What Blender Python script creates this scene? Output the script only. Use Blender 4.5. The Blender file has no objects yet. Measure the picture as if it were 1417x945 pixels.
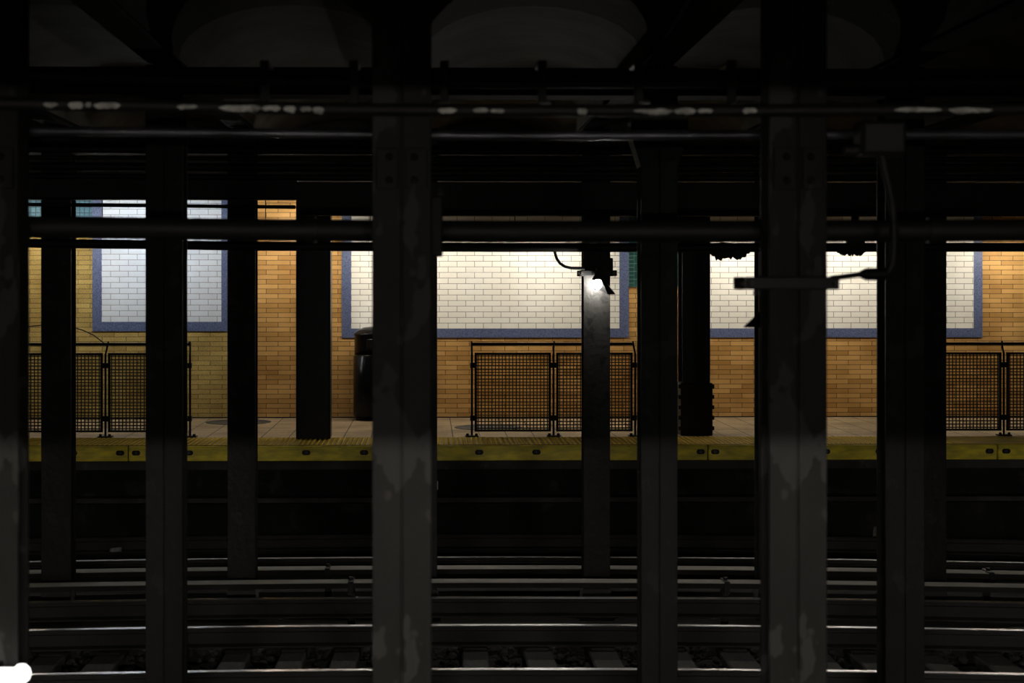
import bpy, math, random
from mathutils import Vector
random.seed(7)
C = bpy.context.scene.collection
PI = math.pi

# ------------------------------------------------------------------ camera model
F, CXP, HOR, H = 2220.0, 640.5, 399.0, 2.56
TH = math.radians(1.2)

def P(px, py, Y):
    """point of the place seen at picture position (px, py) at distance Y across the tracks"""
    u, v = (px - CXP) / F, (HOR - py) / F
    rx, ry = math.sin(TH) + math.cos(TH) * u, math.cos(TH) - math.sin(TH) * u
    t = Y / ry
    return Vector((rx * t, Y, H + v * t))

def X(px, Y): return P(px, 400, Y).x
def Z(py, Y): return P(650, py, Y).z

# ------------------------------------------------------------------ materials
def mat(name, color, rough=0.6, metal=0.0, dark=None, scale=6.0, lo=0.4, hi=0.6, detail=6.0,
        bump=0.0, bscale=60.0, emit=None, estr=0.0, stretch=(1, 1, 1), spec=0.5, col3=None, sc3=2.0, t3=(0.6, 0.63)):
    m = bpy.data.materials.new(name); m.use_nodes = True
    nt = m.node_tree; b = nt.nodes['Principled BSDF']
    b.inputs['Base Color'].default_value = (*color, 1)
    b.inputs['Roughness'].default_value = rough
    b.inputs['Metallic'].default_value = metal
    b.inputs['Specular IOR Level'].default_value = spec
    tc = nt.nodes.new('ShaderNodeTexCoord')
    mp = nt.nodes.new('ShaderNodeMapping'); mp.inputs['Scale'].default_value = stretch
    nt.links.new(tc.outputs['Object'], mp.inputs['Vector'])
    out = None
    if dark is not None:
        n = nt.nodes.new('ShaderNodeTexNoise'); n.inputs['Scale'].default_value = scale; n.inputs['Detail'].default_value = detail
        nt.links.new(mp.outputs['Vector'], n.inputs['Vector'])
        r = nt.nodes.new('ShaderNodeValToRGB')
        r.color_ramp.elements[0].position = lo; r.color_ramp.elements[0].color = (*dark, 1)
        r.color_ramp.elements[1].position = hi; r.color_ramp.elements[1].color = (*color, 1)
        nt.links.new(n.outputs['Fac'], r.inputs['Fac'])
        out = r.outputs['Color']
    if col3 is not None:
        n = nt.nodes.new('ShaderNodeTexNoise'); n.inputs['Scale'].default_value = sc3; n.inputs['Detail'].default_value = 4.0
        n.inputs['Roughness'].default_value = 0.6
        nt.links.new(mp.outputs['Vector'], n.inputs['Vector'])
        r = nt.nodes.new('ShaderNodeValToRGB')
        r.color_ramp.elements[0].position = t3[0]; r.color_ramp.elements[0].color = (0, 0, 0, 1)
        r.color_ramp.elements[1].position = t3[1]; r.color_ramp.elements[1].color = (1, 1, 1, 1)
        nt.links.new(n.outputs['Fac'], r.inputs['Fac'])
        mx = nt.nodes.new('ShaderNodeMix'); mx.data_type = 'RGBA'
        nt.links.new(r.outputs['Color'], mx.inputs['Factor'])
        if out: nt.links.new(out, mx.inputs['A'])
        else: mx.inputs['A'].default_value = (*color, 1)
        mx.inputs['B'].default_value = (*col3, 1)
        out = mx.outputs['Result']
    if out: nt.links.new(out, b.inputs['Base Color'])
    if bump:
        n = nt.nodes.new('ShaderNodeTexNoise'); n.inputs['Scale'].default_value = bscale; n.inputs['Detail'].default_value = 5.0
        nt.links.new(mp.outputs['Vector'], n.inputs['Vector'])
        bp = nt.nodes.new('ShaderNodeBump'); bp.inputs['Strength'].default_value = bump; bp.inputs['Distance'].default_value = 0.01
        nt.links.new(n.outputs['Fac'], bp.inputs['Height']); nt.links.new(bp.outputs['Normal'], b.inputs['Normal'])
    if emit:
        b.inputs['Emission Color'].default_value = (*emit, 1); b.inputs['Emission Strength'].default_value = estr
    return m

def brick_mat(name, c1, c2, mortar, bw, rh, ms, rough, axes='xz', off=(0, 0), offset=0.5, speck=None,
              sscale=200.0, bump=0.3, stain=None, stain_sc=1.5, tilt=0.0, bias=0.0, spec=0.5, wob=None):
    m = bpy.data.materials.new(name); m.use_nodes = True
    nt = m.node_tree; b = nt.nodes['Principled BSDF']; L = nt.links.new
    tc = nt.nodes.new('ShaderNodeTexCoord'); sp = nt.nodes.new('ShaderNodeSeparateXYZ'); L(tc.outputs['Object'], sp.inputs[0])
    cb = nt.nodes.new('ShaderNodeCombineXYZ')
    for i, ax in enumerate(axes):
        a = nt.nodes.new('ShaderNodeMath'); a.operation = 'ADD'; a.inputs[1].default_value = off[i] + 100 * bw * (i == 0) + 100 * rh * (i == 1)
        L(sp.outputs['XYZ'.index(ax.upper())], a.inputs[0]); L(a.outputs[0], cb.inputs[i])
    k = nt.nodes.new('ShaderNodeTexBrick'); L(cb.outputs[0], k.inputs['Vector'])
    k.offset = offset; k.inputs['Scale'].default_value = 1.0
    k.inputs['Color1'].default_value = (*c1, 1); k.inputs['Color2'].default_value = (*c2, 1); k.inputs['Mortar'].default_value = (*mortar, 1)
    k.inputs['Brick Width'].default_value = bw; k.inputs['Row Height'].default_value = rh
    k.inputs['Mortar Size'].default_value = ms; k.inputs['Mortar Smooth'].default_value = 0.1; k.inputs['Bias'].default_value = bias
    out = k.outputs['Color']
    def mulnoise(out, sc, lo, hi, dark):
        n = nt.nodes.new('ShaderNodeTexNoise'); n.inputs['Scale'].default_value = sc; n.inputs['Detail'].default_value = 5
        L(tc.outputs['Object'], n.inputs['Vector'])
        r = nt.nodes.new('ShaderNodeValToRGB')
        r.color_ramp.elements[0].position = lo; r.color_ramp.elements[0].color = (*dark, 1)
        r.color_ramp.elements[1].position = hi; r.color_ramp.elements[1].color = (1, 1, 1, 1)
        L(n.outputs['Fac'], r.inputs['Fac'])
        mx = nt.nodes.new('ShaderNodeMix'); mx.data_type = 'RGBA'; mx.blend_type = 'MULTIPLY'; mx.inputs['Factor'].default_value = 1
        L(out, mx.inputs['A']); L(r.outputs['Color'], mx.inputs['B'])
        return mx.outputs['Result']
    if speck: out = mulnoise(out, sscale, 0.35, 0.6, speck)
    if stain: out = mulnoise(out, stain_sc, 0.35, 0.6, stain)
    L(out, b.inputs['Base Color'])
    b.inputs['Roughness'].default_value = rough; b.inputs['Specular IOR Level'].default_value = spec
    bp = nt.nodes.new('ShaderNodeBump'); bp.inputs['Strength'].default_value = bump; bp.inputs['Distance'].default_value = 0.004; bp.invert = True
    L(k.outputs['Fac'], bp.inputs['Height'])
    if wob:
        n = nt.nodes.new('ShaderNodeTexNoise'); n.inputs['Scale'].default_value = wob[1]; n.inputs['Detail'].default_value = 2
        L(tc.outputs['Object'], n.inputs['Vector'])
        b2 = nt.nodes.new('ShaderNodeBump'); b2.inputs['Strength'].default_value = wob[0]; b2.inputs['Distance'].default_value = 0.01
        L(n.outputs['Fac'], b2.inputs['Height']); L(bp.outputs['Normal'], b2.inputs['Normal']); L(b2.outputs['Normal'], b.inputs['Normal'])
    else:
        L(bp.outputs['Normal'], b.inputs['Normal'])
    return m

YW = 20.6
xoff = lambda px: -X(px, YW)
M = {}
M['brick'] = brick_mat('orange roman brick', (0.70, 0.41, 0.15), (0.46, 0.24, 0.068), (0.07, 0.04, 0.016), 0.306, 0.0612, 0.0035, 0.45, off=(0.1, -0.9), speck=(0.8, 0.78, 0.72), stain=(0.72, 0.68, 0.6), bias=-0.05, spec=0.25)
M['brick_old'] = brick_mat('speckled yellow brick', (0.62, 0.45, 0.15), (0.46, 0.32, 0.10), (0.15, 0.11, 0.04), 0.306, 0.0612, 0.004, 0.7, off=(0.05, -0.9), speck=(0.55, 0.52, 0.42), sscale=90, stain=(0.6, 0.55, 0.45), spec=0.3)
M['tile'] = brick_mat('white glazed tile', (0.84, 0.82, 0.75), (0.81, 0.79, 0.72), (0.22, 0.20, 0.165), 0.226, 0.0722, 0.0036, 0.14, off=(-X(486, YW), -Z(454.8, YW)), stain=(0.93, 0.92, 0.9), wob=(0.12, 5.0))
M['tile_cool'] = brick_mat('pale grey glazed tile', (0.72, 0.75, 0.80), (0.66, 0.69, 0.74), (0.27, 0.27, 0.27), 0.226, 0.0722, 0.0038, 0.10, off=(-X(141, YW), -Z(445.3, YW)), stain=(0.9, 0.9, 0.9), wob=(0.45, 9.0))
M['blue'] = mat('blue mosaic', (0.12, 0.15, 0.27), 0.4, dark=(0.05, 0.065, 0.13), scale=60, lo=0.35, hi=0.62, bump=0.3, bscale=80)
M['green'] = brick_mat('dark green tile', (0.012, 0.05, 0.045), (0.018, 0.065, 0.055), (0.10, 0.17, 0.15), 0.10, 0.10, 0.004, 0.15, off=(-X(877, YW), -Z(397, YW)), offset=0.0, bump=0.2)
M['teal'] = brick_mat('teal tile', (0.10, 0.20, 0.26), (0.14, 0.25, 0.30), (0.05, 0.08, 0.10), 0.062, 0.075, 0.005, 0.2, offset=0.0, speck=(0.5, 0.6, 0.65), sscale=120)
M['floor'] = brick_mat('beige floor tile', (0.36, 0.265, 0.155), (0.31, 0.228, 0.133), (0.02, 0.016, 0.012), 0.305, 0.305, 0.006, 0.6, spec=0.15, axes='xy', off=(-X(627, 17.80), 0.1), offset=0.0, speck=(0.75, 0.73, 0.7), sscale=30, stain=(0.62, 0.6, 0.56), stain_sc=2.0)
M['yellow'] = mat('yellow edge board', (0.78, 0.62, 0.022), 0.55, dark=(0.40, 0.32, 0.02), scale=5, lo=0.3, hi=0.65, stretch=(1, 1, 3), col3=(0.05, 0.042, 0.015), sc3=14, t3=(0.68, 0.75))
M['tactile'] = mat('yellow tactile rubber', (0.30, 0.20, 0.012), 0.6, dark=(0.18, 0.12, 0.008), scale=3, lo=0.3, hi=0.7, spec=0.06)
M['tactile_top'] = mat('worn yellow dome', (0.88, 0.60, 0.04), 0.5, dark=(0.55, 0.37, 0.025), scale=4, lo=0.3, hi=0.7, spec=0.08)
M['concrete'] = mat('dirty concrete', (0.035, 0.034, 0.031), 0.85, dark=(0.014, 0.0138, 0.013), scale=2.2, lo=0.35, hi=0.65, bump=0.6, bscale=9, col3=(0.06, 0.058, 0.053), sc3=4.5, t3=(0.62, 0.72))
M['sooty_shade'] = mat('sooty concrete', (0.012, 0.0117, 0.011), 0.9, dark=(0.006, 0.006, 0.0057), scale=1.7, lo=0.35, hi=0.65, bump=0.7, bscale=7, col3=(0.03, 0.0295, 0.027), sc3=3.2, t3=(0.58, 0.70), spec=0.2)  # soot coat that also carries painted-in shade on platform face and near vaults
M['vault'] = mat('stained vault plaster', (0.075, 0.069, 0.06), 0.9, dark=(0.03, 0.028, 0.024), scale=1.8, lo=0.35, hi=0.65, bump=0.5, bscale=8)
M['trackbed'] = mat('grimy trackbed', (0.018, 0.0168, 0.015), 0.95, dark=(0.0078, 0.0072, 0.0066), scale=4, lo=0.3, hi=0.7, bump=0.8, bscale=14)
M['ballast'] = mat('grey ballast stone', (0.035, 0.0329, 0.0301), 0.9, dark=(0.014, 0.0133, 0.0126), scale=12, lo=0.3, hi=0.7, bump=0.5, bscale=40)
M['tie'] = mat('weathered timber tie', (0.049, 0.0448, 0.0378), 0.85, dark=(0.0224, 0.021, 0.0182), scale=6, lo=0.3, hi=0.7, bump=0.5, bscale=22, stretch=(6, 1, 1))
M['paint_near'] = mat('thick peeling grey paint', (0.0176, 0.016, 0.014), 0.5, dark=(0.0104, 0.0096, 0.0084), scale=3.0, lo=0.35, hi=0.65, bump=0.35, bscale=18, stretch=(1, 1, 0.6), col3=(0.04, 0.0384, 0.036), sc3=2.6, t3=(0.535, 0.547), spec=0.15)
M['paint_mid'] = mat('dull black column paint', (0.0112, 0.01064, 0.01008), 0.5, dark=(0.0072, 0.00688, 0.00656), scale=3.0, lo=0.35, hi=0.65, bump=0.35, bscale=18, col3=(0.0192, 0.0184, 0.0176), sc3=3.4, t3=(0.575, 0.59), spec=0.15)
M['paint_far'] = mat('flaking black column paint', (0.0108, 0.0102, 0.0093), 0.5, dark=(0.0084, 0.00792, 0.0072), scale=5.0, lo=0.35, hi=0.65, bump=0.5, bscale=22, col3=(0.0042, 0.0039, 0.0036), sc3=9, t3=(0.58, 0.59), spec=0.12)
M['paint_slim'] = mat('dull soot black paint', (0.0104, 0.01, 0.0096), 0.5, dark=(0.0072, 0.00688, 0.00656), scale=4.0, lo=0.35, hi=0.65, bump=0.4, bscale=20, col3=(0.016, 0.0152, 0.0144), sc3=4, t3=(0.56, 0.57), spec=0.15)
M['navy'] = mat('glossy navy black paint', (0.009, 0.0105, 0.016), 0.4, dark=(0.006, 0.007, 0.011), scale=4, lo=0.3, hi=0.7, bump=0.12, bscale=30, spec=0.25)
M['black'] = mat('black metal', (0.010, 0.010, 0.010), 0.55, dark=(0.006, 0.006, 0.006), scale=9, lo=0.3, hi=0.7, bump=0.15, bscale=50, spec=0.2)
M['bin'] = mat('glossy black bin plastic', (0.004, 0.004, 0.0045), 0.2, dark=(0.004, 0.004, 0.005), scale=4, lo=0.3, hi=0.7, spec=0.14)
M['pipe'] = mat('sooty pipe paint', (0.0144, 0.0128, 0.012), 0.6, dark=(0.008, 0.0072, 0.0068), scale=3, lo=0.3, hi=0.7, bump=0.2, bscale=30, stretch=(0.4, 1, 1))
M['pipe_flake'] = mat('flaking pipe paint', (0.0128, 0.0112, 0.0104), 0.6, dark=(0.008, 0.0072, 0.0064), scale=3, lo=0.3, hi=0.7, bump=0.2, bscale=30)
M['flake'] = mat('bare white lagging', (0.82, 0.80, 0.74), 0.8, dark=(0.4, 0.38, 0.34), scale=16, lo=0.35, hi=0.6)
M['pipe_steel'] = mat('bluish galvanised pipe', (0.16, 0.16, 0.18), 0.35, metal=0.6, dark=(0.06, 0.06, 0.068), scale=5, lo=0.35, hi=0.65, stretch=(0.6, 1, 1))
M['rail_top'] = mat('polished rail head', (0.66, 0.67, 0.70), 0.30, metal=1.0, dark=(0.48, 0.48, 0.50), scale=1.2, lo=0.3, hi=0.7)
M['rail_third'] = mat('dull worn contact rail head', (0.78, 0.78, 0.78), 0.36, metal=1.0, dark=(0.6, 0.6, 0.6), scale=1.5, lo=0.3, hi=0.7)
M['rail_side'] = mat('rusty rail flank', (0.0132, 0.0108, 0.009), 0.8, dark=(0.0072, 0.006, 0.0054), scale=5, lo=0.3, hi=0.7, bump=0.3, bscale=30)
M['board'] = mat('weathered cover board', (0.24, 0.22, 0.188), 0.7, dark=(0.136, 0.124, 0.104), scale=4, lo=0.3, hi=0.7, stretch=(0.3, 8, 1), bump=0.2, bscale=25)
M['board_edge'] = mat('shaded board edge', (0.02, 0.018, 0.016), 0.8, dark=(0.012, 0.011, 0.010), scale=5, lo=0.3, hi=0.7, spec=0.15)  # sides coloured dark as painted shade against the lit top
M['white'] = mat('scuffed white card', (0.6, 0.6, 0.58), 0.6, dark=(0.3, 0.3, 0.29), scale=30, lo=0.3, hi=0.6)
M['can'] = mat('dusty can metal', (0.35, 0.35, 0.34), 0.5, dark=(0.12, 0.12, 0.12), scale=25, lo=0.35, hi=0.6)
M['bolt'] = mat('dark steel bolt', (0.035, 0.033, 0.030), 0.45, metal=0.4, dark=(0.02, 0.019, 0.018), scale=30, lo=0.3, hi=0.7)
M['cover'] = mat('dark brown disc', (0.024, 0.019, 0.014), 0.8, dark=(0.015, 0.012, 0.009), scale=14, lo=0.3, hi=0.7, bump=0.3, bscale=40)  # plain dark brown for the discs lying on the platform tiles
M['tube'] = mat('lit fluorescent tube', (0.9, 0.9, 0.9), 0.4, emit=(1.0, 0.93, 0.80), estr=125.0)
M['tube_cool'] = mat('lit cool fluorescent tube', (0.9, 0.9, 0.9), 0.4, emit=(0.90, 0.97, 1.0), estr=95.0)
M['bulb'] = mat('lit bulb glass', (0.9, 0.9, 0.9), 0.3, emit=(1.0, 0.97, 0.90), estr=760.0)
M['lampwhite'] = mat('lit white lamp glass', (0.9, 0.9, 0.9), 0.3, emit=(1.0, 0.98, 0.94), estr=2.5)
M['tube_dim'] = mat('lit platform tube', (0.9, 0.9, 0.9), 0.4, emit=(1.0, 0.93, 0.84), estr=520.0)
M['tube_low'] = mat('lit low wall tube', (0.9, 0.9, 0.9), 0.4, emit=(1.0, 0.95, 0.86), estr=330.0)
M['enamel'] = mat('white enamel reflector', (0.7, 0.7, 0.68), 0.4, dark=(0.5, 0.5, 0.48), scale=10)
M['shade'] = mat('black lamp shade enamel', (0.012, 0.012, 0.012), 0.4, dark=(0.008, 0.008, 0.008), scale=10)

# ------------------------------------------------------------------ mesh builder
class MB:
    def __init__(s): s.v, s.f, s.m, s.sm = [], [], [], []
    def add(s, vs, fs, mi=0, smooth=False):
        o = len(s.v); s.v += [tuple(v) for v in vs]
        for f in fs: s.f.append([o + i for i in f]); s.m.append(mi); s.sm.append(smooth)
        return s
    def box(s, x0, x1, y0, y1, z0, z1, mi=0, b=0.0):
        x0, x1 = sorted((x0, x1)); y0, y1 = sorted((y0, y1)); z0, z1 = sorted((z0, z1))
        b = min(b, (x1 - x0) * .45, (y1 - y0) * .45, (z1 - z0) * .45)
        if b <= 0:
            vs = [(x, y, z) for z in (z0, z1) for y in (y0, y1) for x in (x0, x1)]
            return s.add(vs, [(0, 2, 3, 1), (4, 5, 7, 6), (0, 1, 5, 4), (2, 6, 7, 3), (0, 4, 6, 2), (1, 3, 7, 5)], mi)
        vs, idx = [], {}
        def V(cx, cy, cz, ax):   # corner cx,cy,cz in 0/1; ax = axis on whose face it lies
            k = (cx, cy, cz, ax)
            if k not in idx:
                p = [(x0, x1)[cx], (y0, y1)[cy], (z0, z1)[cz]]
                for a, c in enumerate((cx, cy, cz)):
                    if a != ax: p[a] += b if c == 0 else -b
                idx[k] = len(vs); vs.append(tuple(p))
            return idx[k]
        fs = []
        for ax in range(3):
            for sgn in (0, 1):
                q = []
                for (i, j) in ((0, 0), (1, 0), (1, 1), (0, 1)):
                    c = [0, 0, 0]; c[ax] = sgn; c[(ax + 1) % 3] = i; c[(ax + 2) % 3] = j
                    q.append(V(*c, ax))
                fs.append(q if sgn else q[::-1])
        for ax in range(3):              # edges running along ax
            a1, a2 = (ax + 1) % 3, (ax + 2) % 3
            for i in (0, 1):
                for j in (0, 1):
                    c0 = [0, 0, 0]; c1 = [0, 0, 0]; c1[ax] = 1
                    for c in (c0, c1): c[a1] = i; c[a2] = j
                    q = [V(*c0, a1), V(*c1, a1), V(*c1, a2), V(*c0, a2)]
                    fs.append(q if (i == j) else q[::-1])
        for cx in (0, 1):
            for cy in (0, 1):
                for cz in (0, 1):
                    q = [V(cx, cy, cz, 0), V(cx, cy, cz, 1), V(cx, cy, cz, 2)]
                    fs.append(q if (cx + cy + cz) % 2 else q[::-1])
        return s.add(vs, fs, mi)
    def tube(s, pts, r, n=12, mi=0, caps=True, smooth=True):
        pts = [Vector(p) for p in pts]
        rs = r if isinstance(r, (list, tuple)) else [r] * len(pts)
        rings, up = [], None
        for i, p in enumerate(pts):
            d = (pts[min(i + 1, len(pts) - 1)] - pts[max(i - 1, 0)]).normalized()
            if up is None:
                up = Vector((0, 0, 1)) if abs(d.z) < .9 else Vector((0, 1, 0))
            a = d.cross(up).normalized(); up = a.cross(d).normalized()
            rings.append([p + (a * math.cos(2 * PI * k / n) + up * math.sin(2 * PI * k / n)) * rs[i] for k in range(n)])
        vs = [v for r_ in rings for v in r_]
        fs = [(i * n + k, i * n + (k + 1) % n, (i + 1) * n + (k + 1) % n, (i + 1) * n + k) for i in range(len(pts) - 1) for k in range(n)]
        s.add(vs, fs, mi, smooth)
        if caps: s.add(rings[0], [tuple(range(n))[::-1]], mi); s.add(rings[-1], [tuple(range(n))], mi)
        return s
    def lathe(s, prof, c=(0, 0, 0), n=24, mi=0, a0=0.0, a1=2 * PI, smooth=True):
        full = abs(a1 - a0 - 2 * PI) < 1e-6
        m = n if full else n + 1
        vs = [(c[0] + r * math.cos(a0 + (a1 - a0) * k / n), c[1] + r * math.sin(a0 + (a1 - a0) * k / n), c[2] + z) for (r, z) in prof for k in range(m)]
        fs = [(i * m + k, i * m + (k + 1) % m, (i + 1) * m + (k + 1) % m, (i + 1) * m + k) for i in range(len(prof) - 1) for k in range(n)]
        return s.add(vs, fs, mi, smooth)
    def sweep(s, prof, path, mis=None, caps=True):
        """closed (y, z) outline carried along path points, x running along the path"""
        n = len(prof)
        vs = [(p[0], p[1] + y, p[2] + z) for p in path for (y, z) in prof]
        o = len(s.v); s.v += vs
        for i in range(len(path) - 1):
            for k in range(n):
                s.f.append([o + i * n + k, o + i * n + (k + 1) % n, o + (i + 1) * n + (k + 1) % n, o + (i + 1) * n + k])
                s.m.append(mis[k] if mis else 0); s.sm.append(False)
        if caps:
            s.f.append([o + k for k in range(n)][::-1]); s.m.append(1 if mis and max(mis) else 0); s.sm.append(False)
            s.f.append([o + (len(path) - 1) * n + k for k in range(n)]); s.m.append(1 if mis and max(mis) else 0); s.sm.append(False)
        return s
    def build(s, name, mats, parent=None, loc=None, kind=None):
        me = bpy.data.meshes.new(name)
        me.from_pydata(s.v, [], s.f)
        for m in (mats if isinstance(mats, (list, tuple)) else [mats]): me.materials.append(M[m])
        me.polygons.foreach_set('material_index', s.m); me.polygons.foreach_set('use_smooth', s.sm)
        me.validate(); me.update()
        import bmesh
        bm = bmesh.new(); bm.from_mesh(me); bmesh.ops.recalc_face_normals(bm, faces=bm.faces); bm.to_mesh(me); bm.free()
        o = bpy.data.objects.new(name, me); C.objects.link(o)
        if parent is not None: o.parent = parent
        if loc is not None: o.location = loc
        if kind: o['kind'] = kind
        return o

def tag(o, label, cat, group=None, kind=None):
    o['label'] = label; o['category'] = cat
    if group: o['group'] = group
    if kind: o['kind'] = kind
    return o

def thing(name, loc, label, cat, group=None):
    o = bpy.data.objects.new(name, None); C.objects.link(o); o.location = loc; o.empty_display_size = .1
    return tag(o, label, cat, group)

# ------------------------------------------------------------------ distances across the tracks
D1, D2, D3 = 6.2, 9.9, 13.8
ZP, YE = 0.90, 16.98              # platform level and edge
XL, XR = -8.0, 9.0
ZG = -0.30

# ------------------------------------------------------------------ the setting
MB().box(XL, XR, 3.2, 17.6, ZG - 0.2, ZG).build('floor', 'trackbed', kind='structure')
xb = X(334, YW)
w = MB(); w.box(xb, XR, YW, YW + .3, ZP - .1, 3.95); w.build('wall_back', 'brick', kind='structure')
w = MB(); w.box(XL, xb, YW, YW + .3, ZP - .1, 3.95); w.build('wall_left', 'brick_old', kind='structure')
MB().box(XL, XR, YW - .018, YW, ZP, ZP + .014, b=.003).build('dark_line_back', 'sooty_shade', kind='structure')  # thin dark strip along the foot of the wall
# platform: tiled slab over a concrete face with a lip, a recess and a ledge
MB().box(XL, XR, YE + .72, YW + .3, ZP - .12, ZP).build('platform', 'floor', kind='structure')
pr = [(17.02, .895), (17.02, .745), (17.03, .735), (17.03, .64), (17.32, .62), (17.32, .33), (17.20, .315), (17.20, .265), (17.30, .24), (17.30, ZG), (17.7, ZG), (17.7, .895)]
w = MB(); w.sweep([(y, z) for y, z in pr], [(XL + i * .25, 0, 0) for i in range(int((XR - XL) / .25) + 1)], [0, 0, 0, 1, 1, 1, 0, 1, 1, 1, 0, 0])  # recess and lower wall take the dark slot as painted shade
w.build('platform_face', ['concrete', 'sooty_shade'], kind='structure')
# ceiling: jack arches between the bents over the tracks, flat soffit over the platform
XB0, BENT = X(570, D2), 1.524
w = MB(); N = 14; Y0c, Y1c = 4.6, 17.0
for n in range(-5, 6):
    xa = XB0 + n * BENT
    prof = []
    for k in range(N + 1):
        a = PI * k / N
        prof.append((xa + BENT / 2 - (BENT / 2 - .06) * math.cos(a), 4.0 + .34 * math.sin(a)))
    for ya_, yb_, mi in ((Y0c, 10.1, 1), (10.1, Y1c, 0)):  # near bays take the darker slot, their dimness painted in
        vs = [(x, y, z) for y in (ya_, yb_) for x, z in prof]
        w.add(vs, [(k, k + 1, N + 2 + k, N + 1 + k) for k in range(N)], mi, True)
    vs2 = [(x, y, 4.5) for y in (Y0c, Y1c) for x in (xa, xa + BENT)]
    w.add(vs2, [(0, 1, 3, 2)], 0)
w.box(XL, XR, 17.0, 17.25, 3.70, 4.5); w.box(XL, XR, 17.25, YW + .3, 3.93, 4.5)
w.box(XL, XR, Y0c - .3, Y0c, 3.96, 4.5)
ceil = w.build('ceiling', ['vault', 'sooty_shade'], kind='structure')
for n in range(-5, 7):
    xa = XB0 + n * BENT
    b = MB(); b.box(xa - .09, xa + .09, Y0c, 17.0, 3.94, 3.96); b.box(xa - .007, xa + .007, Y0c, 17.0, 3.96, 4.2); b.box(xa - .06, xa + .06, Y0c, 17.0, 4.0, 4.25)
    b.build('roof_beam', 'sooty_shade', ceil)

# ------------------------------------------------------------------ tile panels on the back wall
def panel(px0, px1, ix0, ix1, pyb, pyi, label, tile):
    x0, x1, a0, a1 = X(px0, YW), X(px1, YW), X(ix0, YW), X(ix1, YW)
    zb, zi, zt, zit = Z(pyb, YW), Z(pyi, YW), 3.82, 3.71
    t = thing('tile_inset', (0, 0, 0), label, 'tile panel', 'tile panels on the back wall')
    MB().box(a0, a1, YW - .010, YW - .002, zi, zit).build('tile_field', tile, t)
    fr = MB(); y0 = YW - .014
    fr.box(x0, a0, y0, YW - .002, zb, zt); fr.box(a1, x1, y0, YW - .002, zb, zt); fr.box(a0, a1, y0, YW - .002, zb, zi); fr.box(a0, a1, y0, YW - .002, zit, zt)
    o = fr.build('mosaic_border', 'blue', t); o['label'] = 'blue mosaic border'
    return t
panel(128, 315, 141, 306.5, 458, 445.3, 'small pale grey tile panel in a blue border on the yellow brick at left', 'tile_cool')
panel(473, 870, 486, 857, 467, 454.8, 'long white tile panel in a blue border behind the lit lamp', 'tile')
panel(962, 1359, 975, 1347, 467, 454.6, 'long white tile panel in a blue border behind the rightmost near column', 'tile')
M['green_thin'] = brick_mat('green border tile', (0.012, 0.05, 0.045), (0.018, 0.065, 0.055), (0.08, 0.14, 0.12), 0.3, 0.05, 0.005, 0.15, off=(0, -Z(397, YW)), offset=0.0, bump=0.2)
t = thing('tile_tablet', (0, 0, 0), 'dark green tile tablet right of the panel with the lamp', 'tile panel')
MB().box(X(877, YW), X(956, YW), YW - .012, YW - .002, Z(397, YW), 3.6).build('tile_field', 'green', t)
for a, b_ in ((870.2, 877), (956, 961.8)):
    g = MB(); g.box(X(a, YW), X(b_, YW), YW - .012, YW - .002, Z(397, YW), 3.6); g.build('tile_border', 'green_thin', t)
t = MB().box(X(20, YW), X(127.5, YW), YW - .012, YW - .002, 3.38, 3.9).build('tile_band', 'teal')
tag(t, 'teal tile band high on the wall left of the small tile panel', 'tile panel')

# ------------------------------------------------------------------ platform edge
tx = X(640, 17.4)
s = MB(); ty0, ty1 = YE + .005, YE + .86
s.box(XL, XR, ty0, ty1, ZP - .015, ZP + .004)
px_, py_ = .052, .052
i = 0
x = -5.2
while x < 5.6:
    for j in range(16):
        y = ty0 + .03 + j * py_
        r0, r1 = .0145, .0085
        vs = [(x + r0 * math.cos(k * PI / 3), y + r0 * math.sin(k * PI / 3), ZP + .004) for k in range(6)] + [(x + r1 * math.cos(k * PI / 3), y + r1 * math.sin(k * PI / 3), ZP + .011) for k in range(6)]
        s.add(vs, [(k, (k + 1) % 6, 6 + (k + 1) % 6, 6 + k) for k in range(6)] + [(6, 7, 8, 9, 10, 11)], 1)
    x += px_
tag(s.build('tactile_strip', ['tactile', 'tactile_top']), 'bumpy yellow tactile strip along the platform edge', 'tactile strip')

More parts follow.
